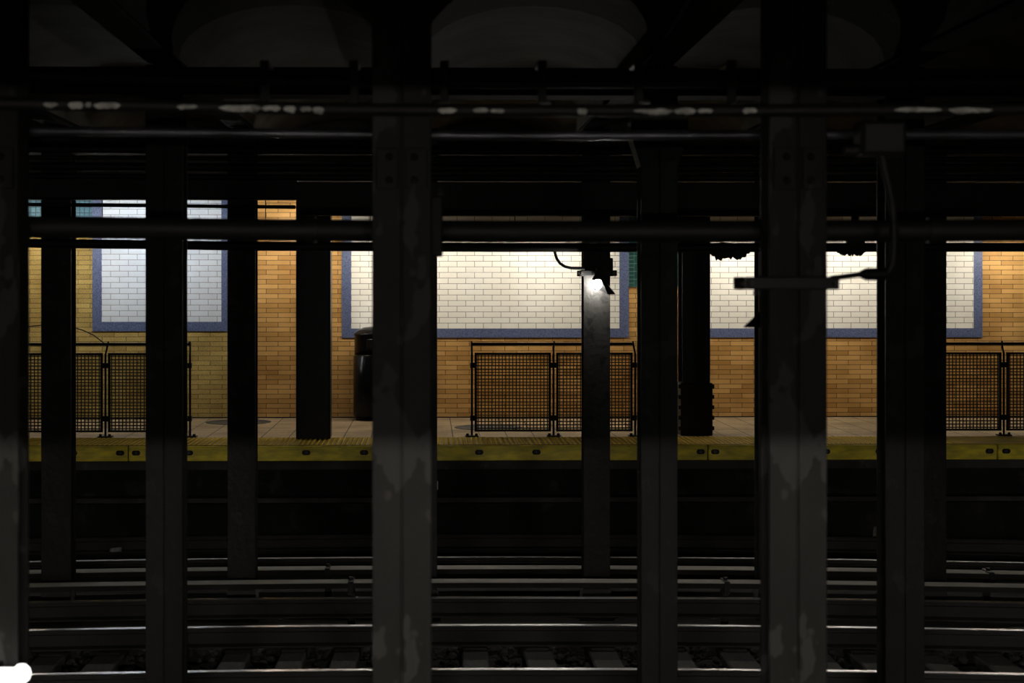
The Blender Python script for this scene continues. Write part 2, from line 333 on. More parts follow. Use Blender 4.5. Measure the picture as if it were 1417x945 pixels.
bolts_at = {(-222, 178): (24, 102, 167), (178, 578): (189, 262, 343, 424, 504, 567), (578, 979): (589, 663, 742, 820, 896, 969),
            (979, 1379): (989, 1062, 1142, 1216, 1295, 1368), (1379, 1779): (1391, 1465)}
blab = {-222: 'yellow edge board at the far left of the platform edge', 178: 'yellow edge board below the left platform column',
        578: 'yellow edge board below the middle mesh barrier', 979: 'yellow edge board below the platform column with the bolted casing, running right', 1379: 'yellow edge board below the right mesh barrier, cut by the picture edge'}
for (a, b_), bl in bolts_at.items():
    t = thing('edge_board', (X((a + b_) / 2, YE), YE, ZP - .15), blab[a], 'edge board', 'yellow edge boards')
    o = t.location
    x0, x1 = X(a, YE) + .006 - o.x, X(b_, YE) - .006 - o.x
    MB().box(x0, x1, -.03, .035, -.01, .147, b=.006).build('board', 'yellow', t)
    for q in bl:
        bx = X(q, YE) - o.x
        c = MB()
        n = 16
        ring = [(bx + (.022 if math.cos(2 * PI * k / n) > 0 else -.022) + .024 * math.cos(2 * PI * k / n), z_) for k in range(n) for z_ in (0,)]
        pts = [(bx + (.020 if math.cos(2 * PI * (k + .5) / n) > 0 else -.020) + .025 * math.cos(2 * PI * (k + .5) / n), .027 * math.sin(2 * PI * (k + .5) / n)) for k in range(n)]
        zc = .078
        vs = [(x_, -.034, zc + z_) for x_, z_ in pts] + [(x_, -.028, zc + z_) for x_, z_ in pts]
        c.add(vs, [tuple(range(n))] + [(k, (k + 1) % n, n + (k + 1) % n, n + k) for k in range(n)])
        sl = c.build('bolt_slot', 'black', t)
        h = MB(); h.tube([(bx, -.040, zc), (bx, -.030, zc)], .014, 6, smooth=False)
        h.build('bolt', 'bolt', sl)

# ------------------------------------------------------------------ rails, third rails, ties
KB = 0.014
def bend(y, x0=-4.0, k=KB): return lambda x: y - k * x * x * (0.9 if x < 0 else 1.0)
RP = [(-.07, -.15), (.07, -.15), (.07, -.138), (.012, -.125), (.012, -.045), (.035, -.034), (.035, -.006), (.029, 0), (-.029, 0), (-.035, -.006), (-.035, -.034), (-.012, -.045), (-.012, -.125), (-.07, -.138)]
RM = [1, 1, 1, 1, 1, 1, 0, 0, 0, 1, 1, 1, 1, 1]
def pathx(fn, z, x0=-6.2, x1=6.8, st=.3): return [(x0 + i * st, fn(x0 + i * st), z) for i in range(int((x1 - x0) / st) + 2)]
def rail(py, z, label, y=None):
    Y = y if y else (H - z) * F / (py - HOR) * math.cos(TH)
    o = MB().sweep(RP, pathx(bend(Y), z), RM).build('running_rail' if z < .05 else 'third_rail', ['rail_top' if z < .05 else 'rail_third', 'rail_side'])
    tag(o, label, 'rail', 'steel rails'); return Y
YR1 = rail(925.5, 0, 'bright steel rail nearest the camera, at the bottom of the picture')
YR2 = rail(864.5, 0, 'second bright rail from the bottom, at the far ends of the visible ties')
YT1 = rail(826, .08, 'third rail under the nearer cover board')
YR3 = rail(770.5, 0, 'thin bright rail just beyond the farther cover board')
YR4 = rail(0, -.005, 'dark farthest rail lying at the foot of the platform wall', y=YR3 + 1.44)
print('rails', YR1, YR2, YT1, YR3, YR4)

def cover(py, z, Y, wdt, label, cl, st):
    fn = bend(Y)
    t = thing('third_rail_cover', (0, 0, 0), label, 'cover board', 'third rail cover boards')
    MB().sweep([(-wdt / 2, -.045), (wdt / 2, -.045), (wdt / 2, -.004), (wdt / 2 - .006, 0), (-wdt / 2 + .006, 0), (-wdt / 2, -.004)], pathx(fn, z), [1, 1, 0, 0, 0, 1]).build('board', ['board', 'board_edge'], t)
    for c in st:
        xx = X(c, Y); y = fn(xx)
        b = MB(); b.box(xx - .03, xx + .03, y + .02, y + .06, ZG, z - .05, b=.005); b.box(xx - .045, xx + .045, y - .02, y + .10, ZG, ZG + .03)
        b.build('bracket_post', 'black', t)
    for c in cl:
        xx = X(c, Y); y = fn(xx)
        b = MB(); b.box(xx - .022, xx + .022, y - wdt / 2 - .012, y + wdt / 2 + .012, z, z + .012, b=.003); b.box(xx - .022, xx + .022, y - wdt / 2 - .014, y - wdt / 2 - .002, z - .09, z + .004)
        b.tube([(xx, y, z + .01), (xx, y, z + .035)], .02, 6, smooth=False)
        b.build('clamp', 'black', t)
YC1 = 13.02; zc1 = H - (803.2 - HOR) / F * YC1
cover(804, zc1, YC1, .17, 'grey cover board in front of the slim far columns, nearer of the two', (486, 1001), (486, 1001, -30))
YC2 = 14.42; zc2 = H - (784.6 - HOR) / F * YC2
cover(785, zc2, YC2, .19, 'grey cover board behind the slim far columns, farther of the two', (454, 1349), (454, 900, 1349))
print('cover z', zc1, zc2)

tie_px = [30, 115, 208, 307, 390, 468, 560, 661, 758, 853, 955, 1048, 1165, 1238, 1327, 1415]
tlab = ['left edge of the picture', 'left of the second row column at left']
for i, q in enumerate(tie_px):
    Y = YR1 + .72; xc = X(q, 11.15); y0 = Y - KB * xc * xc
    t = thing('railroad_tie', (xc, y0, -.17), '', 'railroad tie', 'timber ties under the nearest track')
    wd = .105 + random.uniform(-.01, .012)
    b = MB(); b.box(-wd, wd, -1.22, 1.15, -.14, 0, b=.012); b.build('timber', 'tie', t)
    for yy, nm in ((YR1 - Y, 1), (YR2 - Y, 2)):
        p = MB(); p.box(-.09, .09, yy - .15, yy + .15, .001, .019, b=.004); pl = p.build('tie_plate', 'rail_side', t)
        for sx in (-.055, .055):
            k = MB(); k.box(sx - .012, sx + .012, yy + .085, yy + .115, .019, .036, b=.003); k.build('spike', 'rail_side', pl)
    t.rotation_euler.z = random.uniform(-.025, .025)
    where = ['leftmost tie, beside the bright corner lamp', 'second tie from the left', 'third tie from the left, partly behind a column', 'fourth tie from the left, right of the left second-row column',
             'fifth tie from the left', 'sixth tie from the left, just left of the central near column', 'seventh tie from the left, hidden by the central near column', 'first tie right of the central near column',
             'second tie right of the central near column', 'third tie right of the central near column', 'tie just right of the central second-row column', 'tie just left of the right near column', 'first tie right of the right near column',
             'tie behind the foot of the right second-row column', 'second tie from the right end', 'rightmost tie at the picture edge'][i]
    t['label'] = 'grey timber railroad tie, ' + where

s = MB()
ico = [Vector(v).normalized() for v in [(-1, .0, 1.6), (1, 0, 1.6), (-1, 0, -1.6), (1, 0, -1.6), (0, 1.6, 1), (0, 1.6, -1), (0, -1.6, 1), (0, -1.6, -1), (1.6, 1, 0), (-1.6, 1, 0), (1.6, -1, 0), (-1.6, -1, 0)]]
icf = [(1, 4, 0), (4, 9, 0), (4, 5, 9), (8, 5, 4), (1, 8, 4), (1, 10, 8), (10, 3, 8), (8, 3, 5), (3, 2, 5), (3, 7, 2), (3, 10, 7), (10, 6, 7), (6, 11, 7), (6, 0, 11), (6, 1, 0), (10, 1, 6), (11, 0, 9), (2, 11, 9), (5, 2, 9), (11, 2, 7)]
txs = [(X(q, 11.15)) for q in tie_px]
cnt = 0
while cnt < 3400:
    x = random.uniform(-4.0, 4.8); y = random.uniform(10.0, 13.1)
    xx = min(abs(x - q) for q in txs)
    if xx < .15 and y < 12.3: continue
    r = random.uniform(.018, .042)
    top = -.19 if y < 12.4 else -.235
    c = Vector((x, y, random.uniform(top - .05, top) - .01))
    s.add([c + Vector((v.x * r * random.uniform(.7, 1.25), v.y * r * random.uniform(.7, 1.25), v.z * r * random.uniform(.6, 1))) for v in ico], icf)
    cnt += 1
g = MB(); nx, ny = 110, 40
gv = [(-4.2 + 9.2 * i / nx, 9.9 + 3.3 * j / ny, (-.235 if j < 28 else -.262) + random.uniform(-.02, .02)) for j in range(ny + 1) for i in range(nx + 1)]
s.add(gv, [(j * (nx + 1) + i, j * (nx + 1) + i + 1, (j + 1) * (nx + 1) + i + 1, (j + 1) * (nx + 1) + i) for j in range(ny) for i in range(nx)])
tag(s.build('ballast', 'ballast'), 'dark crushed stone ballast lying between the ties', 'ballast', kind='stuff')

# ------------------------------------------------------------------ steel columns
def column(px, Y, wpx, label, paint, dep, ztop=3.935, foot=False, gusset=None, brace=False, seam=True, group=None):
    x = X(px, Y); w = wpx / F * Y
    t = thing('steel_column', (x, Y, ZG), label, 'column', group)
    hh = ztop - ZG; hw = w / 2
    fl = MB()
    if seam:
        fl.box(-hw, -.003, 0, .014, .0, hh, b=.003); fl.box(.003, hw, 0, .014, .0, hh, b=.003); fl.box(-hw * .5, hw * .5, .010, .020, .0, hh)
    else: fl.box(-hw, hw, 0, .016, 0, hh, b=.003)
    fl.build('front_flange', paint, t)
    MB().box(-.008, .008, .020, dep - .016, 0, hh).build('web', paint, t)
    MB().box(-hw, hw, dep - .016, dep, 0, hh, b=.003).build('rear_flange', paint, t)
    if gusset:
        z0, z1 = Z(gusset[1], Y) - ZG, Z(gusset[0], Y) - ZG
        g = MB()
        for sx in (-1, 1): g.box(sx * hw * .12, sx * hw * .86, -.012, 0, z0, z1, b=.003)
        gp = g.build('splice_plate', paint, t)
        for sx in (-1, 1):
            for zz in (z0 + (z1 - z0) * .22, z0 + (z1 - z0) * .78):
                r = MB(); xx = sx * hw * .42
                rp = [(.0, .012), (.008, .011), (.013, .006), (.015, 0)]
                n = 12
                vs = [(xx + rr * math.cos(2 * PI * k / n), -.012 - dd, zz + rr * math.sin(2 * PI * k / n)) for rr, dd in rp for k in range(n)]
                r.add(vs, [(a * n + k, a * n + (k + 1) % n, (a + 1) * n + (k + 1) % n, (a + 1) * n + k) for a in range(3) for k in range(n)], 0, True)
                r.build('rivet', paint, gp)
    if brace:
        b = MB(); z0 = Z(203, Y) - ZG; z1 = hh
        b.box(-hw * 1.55, hw * 1.55, -.01, dep + .01, z0 + .06, z0 + .22, b=.004)
        for sx in (-1, 1):
            b.add([(sx * hw, .0, z0 - .12), (sx * hw * 1.5, .0, z0 + .06), (sx * hw, .0, z0 + .06), (sx * hw, dep, z0 - .12), (sx * hw * 1.5, dep, z0 + .06), (sx * hw, dep, z0 + .06)],
                  [(0, 1, 2), (3, 5, 4), (0, 3, 4, 1), (1, 4, 5, 2), (2, 5, 3, 0)])
        b.build('capital', paint, t)
    if foot:
        f = MB(); b0, b1 = .15, .115
        vs = [(sx * b, dep / 2 + sy * (b - .02), z) for b, z in ((b0, 0), (b1, .31)) for sx, sy in ((-1, -1), (1, -1), (1, 1), (-1, 1))]
        f.add(vs, [(0, 3, 2, 1), (4, 5, 6, 7)] + [(k, (k + 1) % 4, 4 + (k + 1) % 4, 4 + k) for k in range(4)])
        f.build('footing', 'concrete', t)
    return t
G1, G2, G3 = 'near row of steel columns', 'second row of steel columns', 'far row of slim steel columns'
column(-16, D1, 82, 'wide peeling near column cut off by the left picture edge', 'paint_near', .17, gusset=(205, 262), group=G1)
column(556, D1, 82, 'wide peeling near column in the middle of the picture', 'paint_near', .17, gusset=(205, 262), group=G1)
column(1104.5, D1, 81, 'wide peeling near column at right with a clamp bar across it', 'paint_near', .17, gusset=(203, 262), group=G1)
column(227, D2, 51, 'second-row dark column left of the middle, beside the left mesh barrier', 'paint_mid', .2, group=G2)
column(570, D2, 51, 'second-row dark column hidden behind the middle near column', 'paint_mid', .2, group=G2)
column(912.5, D2, 51, 'second-row dark column just right of the lit lamp', 'paint_mid', .2, brace=True, group=G2)
column(1252.5, D2, 55, 'second-row dark column right of the column with the clamp bar', 'paint_mid', .2, group=G2)
column(77.5, D3, 41, 'slim far column at left, crossing the left mesh barrier', 'paint_slim', .2, foot=True, seam=False, group=G3)
column(334, D3, 38.5, 'slim far column between the yellow brick and the orange brick', 'paint_slim', .2, foot=True, seam=False, group=G3)
column(586, D3, 38, 'slim far column hidden behind the middle near column', 'paint_slim', .2, foot=True, seam=False, group=G3)
column(826, D3, 37, 'slim far column carrying the lit lamp', 'paint_far', .2, foot=True, seam=False, group=G3)
column(1069, D3, 38, 'slim far column almost hidden by the near column with the clamp bar', 'paint_slim', .2, foot=True, seam=False, group=G3)
column(1291, D3, 38, 'slim far column tight against the right second-row column', 'paint_slim', .2, foot=True, seam=False, group=G3)

# platform columns
YP1 = (H - ZP) * F / (608 - HOR)
x = X(433.5, YP1); hw = 46 / 2 / F * YP1
t = thing('platform_column', (x, YP1, ZP), 'square glossy navy column on the platform left of the black bin', 'column')
MB().box(-hw, hw, 0, .36, 0, 2.82, b=.012).build('casing', 'navy', t)
b = MB()
for sx in (-1, 1): b.box(sx * hw - .006, sx * hw + .006, -.006, .02, .0, 2.82, b=.002)
b.build('corner_strip', 'navy', t)
YP2 = (H - ZP) * F / (603 - HOR)
x = X(963.5, YP2); hw = 39 / 2 / F * YP2
t = thing('platform_column', (x, YP2, ZP), 'dark platform column with a bolted casing round its foot', 'column')
b = MB(); b.box(-hw, hw, 0, .016, 0, 2.82, b=.003); b.build('front_flange', 'navy', t)
MB().box(-.008, .008, .016, .30, 0, 2.82).build('web', 'navy', t)
MB().box(-hw, hw, .30, .316, 0, 2.82, b=.003).build('rear_flange', 'navy', t)
b = MB()
for sx in (-.012, .03): b.box(sx, sx + .01, -.008, 0, .6, 2.82)
b.build('conduit_strip', 'black', t)
cz = Z(530, YP2) - ZP; cw = hw + .022
MB().box(-cw, cw, -.03, .345, 0, cz, b=.006).build('foot_casing', 'black', t)
for sx in (-1, 1):
    for k in range(5):
        z_ = .06 + k * (cz - .1) / 4.2
        q = MB(); q.box(sx * (cw - .002), sx * (cw + .022), -.02, .03, z_, z_ + .045, b=.004); q.build('casing_bolt', 'black', t)

# ------------------------------------------------------------------ mesh barriers
def barrier(pxs, label):
    Y = 17.92; t = thing('mesh_barrier', (X(pxs[1], Y), Y, ZP), label, 'barrier', 'black mesh barriers on the platform')
    o = t.location
    xs = [X(p, Y) - o.x for p in pxs]
    zt = Z(476.5, Y) - ZP; zk = Z(488, Y) - ZP; zb = Z(597, Y) - ZP
    MB().tube([(xs[0], .09, zt), (xs[1], .09, zt), (xs[2], .09, zt)], .0175, 12).build('top_rail', 'black', t)
    for k, xx in enumerate(xs):
        p = MB(); lean = .026 if k == 2 else (-.02 if k == 1 else 0)
        p.tube([(xx, 0, .0), (xx, 0, zk - .01)], .0125, 10)
        p.tube([(xx, 0, zk - .015), (xx - lean * .2, .05, zk + .04), (xx - lean * .6, .09, zt + .03)], .0115, 8)
        p.build('post', 'black', t)
        bp = MB(); bp.box(xx - .075, xx + .075, -.06, .06, 0.005, .02, b=.004)
        pl = bp.build('base_plate', 'black', t)
        for sx in (-.05, .05):
            q = MB(); q.tube([(xx + sx, -.03, .018), (xx + sx, -.03, .042)], .016, 6, smooth=False); q.build('anchor_bolt', 'black', pl)
    for a, b_ in ((0, 1), (1, 2)):
        x0, x1 = xs[a] + .030, xs[b_] - .030
        fr = MB(); th = .02
        fr.box(x0, x0 + th * 1.3, -.014, .014, zb, zk); fr.box(x1 - th * 1.3, x1, -.014, .014, zb, zk); fr.box(x0, x1, -.015, .015, zk - .026, zk); fr.box(x0, x1, -.015, .015, zb, zb + .022)
        f = fr.build('panel_frame', 'black', t)
        m = MB(); nx = 22; nz = 24
        for k in range(1, nx):
            xx = x0 + (x1 - x0) * k / nx; m.box(xx - .0058, xx + .0058, -.004, .002, zb + .01, zk - .01)
        for k in range(1, nz):
            zz = zb + (zk - zb) * k / nz; m.box(x0 + .01, x1 - .01, -.002, .004, zz - .0058, zz + .0058)
        m.build('wire_mesh', 'black', f)
    for zz in (zk - .14, zb + .15):
        for k, xx in enumerate(xs):
            q = MB(); q.box(xx - (.036 if k else .02), xx + (.036 if k < 2 else .02), -.02, .02, zz - .03, zz + .03, b=.004); q.build('hinge_clamp', 'black', t)
    return t
barrier((29, 146, 263), 'black wire mesh barrier in front of the yellow brick at left')
barrier((653, 766, 879), 'black wire mesh barrier in the middle, behind the lamp column')
barrier((1276, 1389, 1502), 'black wire mesh barrier cut off by the right picture edge')
Y = 18.01
c = MB(); c.tube([P(18, 456, Y), P(38, 451.5, Y), P(60, 450, Y), P(82, 450.5, Y), P(100, 452.5, Y), P(115, 457, Y), P(130, 464, Y), P(144, 475, Y)], .006, 8)
tag(c.build('cable', 'black'), 'thin black cable arching above the left mesh barrier', 'cable')

# ------------------------------------------------------------------ litter bin and round floor discs
YB = (H - ZP) * F / (580.5 - HOR)
rb = .285; xbn = X(489.5, YB) + rb
t = thing('litter_bin', (xbn, YB, ZP), 'round glossy black litter bin with a domed top against the brick', 'litter bin')
MB().lathe([(0, .0), (rb - .02, .0), (rb - .02, .05), (0, .05)], n=32).build('base', 'bin', t)
MB().lathe([(0, .05), (rb, .05), (rb + .006, .06), (rb + .006, .80), (rb - .008, .812), (rb - .008, .826), (rb - .01, .826), (0, .826)], n=40).build('body', 'bin', t)
zt = Z(452, YB) - ZP
MB().lathe([(0, .826), (rb - .008, .826), (rb - .008, 1.06), (rb - .002, 1.065), (rb - .002, 1.085), (rb - .02, 1.10), (rb - .05, 1.13), (rb - .12, 1.165), (.08, zt), (0, zt + .003)], n=40).build('dome_top', 'bin', t)
q = MB(); q.box(-.11, .11, -rb - .004, -rb + .03, .90, 1.03, b=.01); q.build('opening_flap', 'black', t)
for q, py, lab in ((330, 583.6, 'round dark disc on the platform floor beside the slim far column at left'), (676, 591.5, 'round dark disc on the platform floor under the middle mesh barrier')):
    Yc = (H - ZP) * F / (py - HOR)
    m = MB(); m.lathe([(0, .0), (.405, .0), (.405, .003), (.385, .005), (.38, .003), (0, .004)], n=48)
    o = m.build('floor_disc', 'cover', loc=(X(q, Yc), Yc, ZP)); tag(o, lab, 'floor cover', 'round discs on the platform floor')

# ------------------------------------------------------------------ platform fluorescent lights (hidden behind the pipes)
def strip_light(px, Y, z, ln, tube, label, skirt):
    t = thing('strip_light', (X(px, Y), Y, z), label, 'strip light', 'fluorescent strip lights over the platform')
    h = MB()
    if skirt:
        h.box(-ln / 2 - .05, ln / 2 + .05, -.09, .09, .045, .055); h.box(-ln / 2 - .05, ln / 2 + .05, -.095, -.09, -.010, .055); h.box(-ln / 2 - .05, ln / 2 + .05, .09, .095, -.010, .055)
        for sx in (-1, 1): h.box(sx * (ln / 2 + .045), sx * (ln / 2 + .05), -.09, .09, -.010, .055)
    else: h.box(-ln / 2 - .05, ln / 2 + .05, -.035, .035, .035, .09, b=.005)
    h.build('housing', 'enamel', t)
    q = MB(); q.tube([(-ln / 2, 0, .008), (ln / 2, 0, .008)], .017, 10); q.build('tube', tube, t)
    q = MB()
    for sx in (-ln / 2, ln / 2): q.box(sx - .012, sx + .012, -.015, .015, -.012, .046)
    q.build('lamp_holder', 'enamel', t)
    q = MB()
    for sx in (-ln * .35, ln * .35): q.tube([(sx, 0, .06), (sx, 0, 3.93 - z)], .006, 6)
    q.build('hanger_rod', 'black', t)
zl = Z(321, 19.85)
for q, lab in ((560, 'strip light over the platform behind the middle near column'), (760, 'strip light over the platform left of the lit lamp'), (1010, 'strip light over the platform left of the right near column'), (1190, 'strip light over the platform right of the right near column')):
    strip_light(q, 19.85, zl, 1.22, 'tube', lab, True)
strip_light(395, 19.9, zl + .0, .7, 'tube', 'short strip light over the platform above the left orange brick', False)
strip_light(190, 19.75, Z(316, 19.75), 1.22, 'tube_cool', 'cool strip light over the platform in front of the small tile panel', False)
strip_light(28, 19.75, Z(316, 19.75), .9, 'tube', 'warm strip light over the platform at the left picture edge', False)
strip_light(1420, 19.85, zl, 1.22, 'tube', 'strip light over the platform at the right picture edge', True)

# ------------------------------------------------------------------ pipes along the columns
def pipe(name, pts, r, m, label, grp, clamps=(), cat='pipe', n=14):
    t = thing(name, (0, 0, 0), label, cat, grp)
    p = MB(); p.tube(pts, r, n); p.build('pipe_run', m, t)
    for c in clamps:
        q = MB(); q.tube([(c.x - .02, c.y, c.z), (c.x + .02, c.y, c.z)], r * 1.18, n); q.build('coupling', m, t)
    return t
def line(Y, ys, dx=300):
    """points at distance Y through picture heights ys at picture positions dx apart"""
    return [P(px, py, Y) for px, py in ys]
GP1 = 'pipes along the near columns'
ya = D1 + .25
pipe('pipe', line(ya, [(-700, 311), (-200, 313), (100, 314.5), (350, 318), (700, 320.5), (1050, 320), (1417, 318.5), (1900, 317)]), 15.5 / F * ya, 'pipe', 'thick dark pipe crossing the top of the lit wall', GP1, [P(430, 318.5, ya), P(1290, 319, ya)])
yb = D1 - .06
t = pipe('pipe', line(yb, [(-700, 140), (-200, 141), (0, 143), (200, 146), (450, 151), (700, 153), (1050, 153), (1417, 151), (1900, 149)]), 8.5 / F * yb, 'pipe_flake', 'upper dark pipe with bare white flaked patches', GP1)
def flake(px0, px1, py, hpx, Y, rr, parent):
    # bare lagging showing where the coat has come off: a thin shell patch on the pipe's front
    c0, c1 = P(px0, py, Y), P(px1, py, Y)
    n = max(6, int((px1 - px0) / 2.5)); vs = []; fs = []; lo, hi = 20.0, 8.0
    for i in range(n + 1):
        f = i / n; c = c0.lerp(c1, f)
        e = min(1, 5.0 * min(f, 1 - f) + .12)
        lo += random.uniform(-9, 9); lo = max(8, min(46, lo)); hi += random.uniform(-4, 4); hi = max(0, min(20, hi))
        a0, a1 = math.radians(-8 - (lo + 8) * e), math.radians(-8 + (hi + 10) * e)
        for a in (a0, (a0 + a1) / 2, a1): vs.append((c.x, c.y - rr * math.cos(a), c.z + rr * math.sin(a)))
    for i in range(n):
        for k in range(2): fs.append((i * 3 + k, (i + 1) * 3 + k, (i + 1) * 3 + k + 1, i * 3 + k + 1))
    m = MB(); m.add(vs, fs); m.build('bare_patch', 'flake', parent)
def pyat(px):
    pts = [(-700, 140), (-200, 141), (0, 143), (200, 146), (450, 151), (700, 153), (1050, 153), (1417, 151)]
    for (a, b_), (c_, d) in zip(pts, pts[1:]):
        if a <= px <= c_: return b_ + (d - b_) * (px - a) / (c_ - a)
for a, b_ in ((62, 82), (96, 117), (120, 128), (131, 168), (246, 275), (304, 362), (363, 389), (393, 410), (416, 432), (433, 449), (606, 632), (654, 676), (678, 698), (798, 812), (876, 930), (931, 962), (964, 985), (1026, 1046), (1235, 1300), (1310, 1370)):
    flake(a, b_, pyat((a + b_) / 2), 6, yb, 8.5 / F * yb + .0012, t)
yc = D1 + .24
pipe('pipe', line(yc, [(-700, 176), (-200, 178), (40, 181.5), (360, 184.5), (700, 188), (1050, 187), (1417, 186), (1900, 184)]), 6.2 / F * yc, 'pipe_steel', 'thin bluish steel pipe below the flaked pipe', GP1, [P(120, 182, yc), P(1040, 187, yc)])
yd = D1 + .30
pipe('pipe', line(yd, [(-700, 100), (0, 104), (360, 112), (700, 116), (1050, 115), (1417, 113), (1900, 111)]), 6.5 / F * yd, 'pipe', 'dark reddish pipe above the flaked pipe', GP1)
for q, lab in ((366, 'left of the middle near column'), (490, 'close to the left side of the middle near column'), (615, 'close to the right side of the middle near column'), (750, 'right of the middle near column'), (884, 'above the second-row column with the capital'), (1012, 'left of the right near column')):
    yh = D1 + .16
    m = MB(); a, b_ = P(q - 6, 84, yh), P(q + 6, 150, yh)
    m.box(a.x, b_.x, yh - .012, yh + .012, b_.z, a.z, b=.002); m.box(a.x, b_.x, yh - .012, yd + .05, a.z - .012, a.z, b=.001)
    m.box(a.x, b_.x, yb - .0, yh + .012, b_.z - .004, b_.z + .008, b=.001)
    tag(m.build('pipe_hanger', 'black'), 'flat black pipe hanger strap ' + lab, 'pipe hanger', 'hanger straps for the overhead pipes')

GP3 = 'pipes along the far columns'
ye = D3 - .10
t = pipe('pipe', line(ye, [(-500, 331), (38, 336.5), (200, 338.5), (340, 340.5), (700, 342.5), (1050, 342.5), (1417, 342), (1900, 341)]), 6.3 / F * ye, 'black', 'black pipe running level just above the lit lamp', GP3, [P(205, 338.5, ye), P(1000, 342.5, ye)])
for q, py, r_, lab in ((0, 209, 5.5, 'topmost pipe of the stack over the far columns'), (0, 221, 2.6, 'second pipe down of the stack over the far columns'), (0, 233, 6.0, 'third pipe down of the stack over the far columns'),
                    (0, 246.5, 4.4, 'lowest pipe of the stack over the far columns, just above the black troughs')):
    yy = D3 - .07
    pipe('pipe', line(yy, [(-500, py - 6), (0, py - 3.5), (350, py - 1.0), (700, py), (1100, py - .3), (1417, py - 1), (1900, py - 3)]), r_ / F * yy, 'black', lab, GP3)
yy = D3 - .05
pipe('pipe', line(yy, [(-500, 279), (0, 282.5), (310, 285.5), (409, 286.5)]), 2.6 / F * yy, 'black', 'slim conduit over the small tile panel at left', GP3)
b = MB(); a, c_ = P(412, 252.5, D3 - .06), P(1900, 300, D3 - .06)  # trough made taller to hide lit brick behind it
b.box(a.x, c_.x, D3 - .12, D3 - .02, c_.z, a.z, b=.004)
tag(b.build('black_trough', 'black'), 'long black cable trough over the middle of the far columns', 'cable trough')
b = MB(); a, c_ = P(-500, 247.5, D3 - .16), P(411, 276, D3 - .16)  # added black cover hiding the lit wall top behind
b.box(a.x, c_.x, D3 - .15, D3 - .135, c_.z, a.z, b=.003); b.box(a.x, c_.x, D3 - .15, D3 - .02, c_.z, c_.z + .012)
tag(b.build('black_trough', 'black'), 'shallow black trough over the far columns at left, added to hide lit wall', 'cable trough')
# row 2 girder
b = MB(); z0, z1 = Z(132, D2), min(3.93, Z(94, D2))
b.box(-6, 7, D2 - .01, D2 + .22, z0, z0 + .015); b.box(-6, 7, D2 + .09, D2 + .11, z0, z1); b.box(-6, 7, D2 - .01, D2 + .22, z1 - .015, z1)
tag(b.build('girder', 'sooty_shade'), 'long dark girder over the second row of columns', 'girder')
b = MB(); z0, z1 = 3.72, 3.86
b.box(-6, 7, D3 - .01, D3 + .22, z0, z0 + .015); b.box(-6, 7, D3 + .09, D3 + .11, z0, z1); b.box(-6, 7, D3 - .01, D3 + .22, z1 - .015, z1)
tag(b.build('girder', 'sooty_shade'), 'long dark girder over the far row of columns', 'girder')

# soot hanging from the black pipe
def soot(px0, px1, pt, pb, Y, label):
    n = 26; top, bot = [], []
    m = MB(); vs = []
    for i in range(n + 1):
        q = px0 + (px1 - px0) * i / n; e = min(1, 4 * min(i / n, 1 - i / n) + .25)
        p = P(q, pt + random.uniform(-1, 1), Y); p2 = P(q, pt + (pb - pt) * e * random.uniform(.6, 1.0), Y)
        for dy in (-.03, .03): vs.append((p.x, Y + dy, p.z))
        for dy in (-.02, .02): vs.append((p2.x, Y + dy * random.uniform(.3, 1), p2.z))
    fs = [(0, 1, 3, 2), (n * 4, n * 4 + 2, n * 4 + 3, n * 4 + 1)]
    for i in range(n):
        a, b_ = i * 4, i * 4 + 4
        fs += [(a, b_, b_ + 1, a + 1), (a, a + 2, b_ + 2, b_), (a + 1, b_ + 1, b_ + 3, a + 3), (a + 2, a + 3, b_ + 3, b_ + 2)]
    m.add(vs, fs); tag(m.build('soot_clump', 'black'), label, 'soot clump', 'soot clumps under the black pipe')
soot(980, 1038, 345, 361, ye, 'ragged soot clump under the black pipe left of the right near column')
soot(1156, 1200, 345, 355, ye, 'ragged soot clump under the black pipe right of the right near column')
m = MB(); a, c_ = P(1172, 322, ye), P(1196, 345, ye)
m.box(a.x, c_.x, ye - .04, ye + .04, c_.z, a.z, b=.012)
a, c_ = P(1178, 297, ye), P(1188, 325, ye); m.box(a.x, c_.x, ye - .015, ye + .015, c_.z, a.z)
a, c_ = P(1171, 294, ye), P(1196, 299, ye); m.box(a.x, c_.x, ye - .03, ye + .03, c_.z, a.z, b=.004)
tag(m.build('pipe_bracket', 'black'), 'black T-shaped pipe bracket right of the right near column', 'bracket')

# ------------------------------------------------------------------ lamp on the far column
yl = D3 - .02
xl = X(826, D3)
t = thing('column_lamp', (0, 0, 0), 'lit bare bulb lamp with a black shield on the slim far column', 'lamp', 'lamps clamped to the columns')
b = MB(); a, c_ = P(802, 374, yl), P(853.5, 382, yl)
b.box(a.x, c_.x, yl - .025, yl + .018, c_.z, a.z, b=.004); b.box(a.x, c_.x, yl + .225, yl + .25, c_.z, a.z, b=.004)
cb = b.build('clamp_bar', 'black', t)
for q in (805, 850):
    m = MB(); p = P(q, 378, yl); m.tube([(p.x, yl - .045, p.z), (p.x, yl + .26, p.z)], .011, 8); m.build('clamp_bolt', 'bolt', cb)
pc = P(831, 383, yl - .10)
bb = P(827, 392.5, yl - .10)
m = MB(); m.lathe([(0, .045), (.02, .045), (.024, .02), (.02, -.01), (0, -.01)], c=(bb.x, bb.y, bb.z + .055), n=16); m.build('socket', 'shade', t)
m = MB(); m.lathe([(0, .045), (.014, .043), (.018, .028), (.030, .008), (.034, -.010), (.028, -.030), (.014, -.042), (0, -.045)], c=tuple(bb), n=20); m.build('bulb', 'bulb', t)
m = MB(); m.lathe([(.0, .070), (.024, .068), (.050, .036), (.052, .034), (.026, .074), (0, .076)], c=tuple(bb), n=24); m.build('hood', 'shade', t)
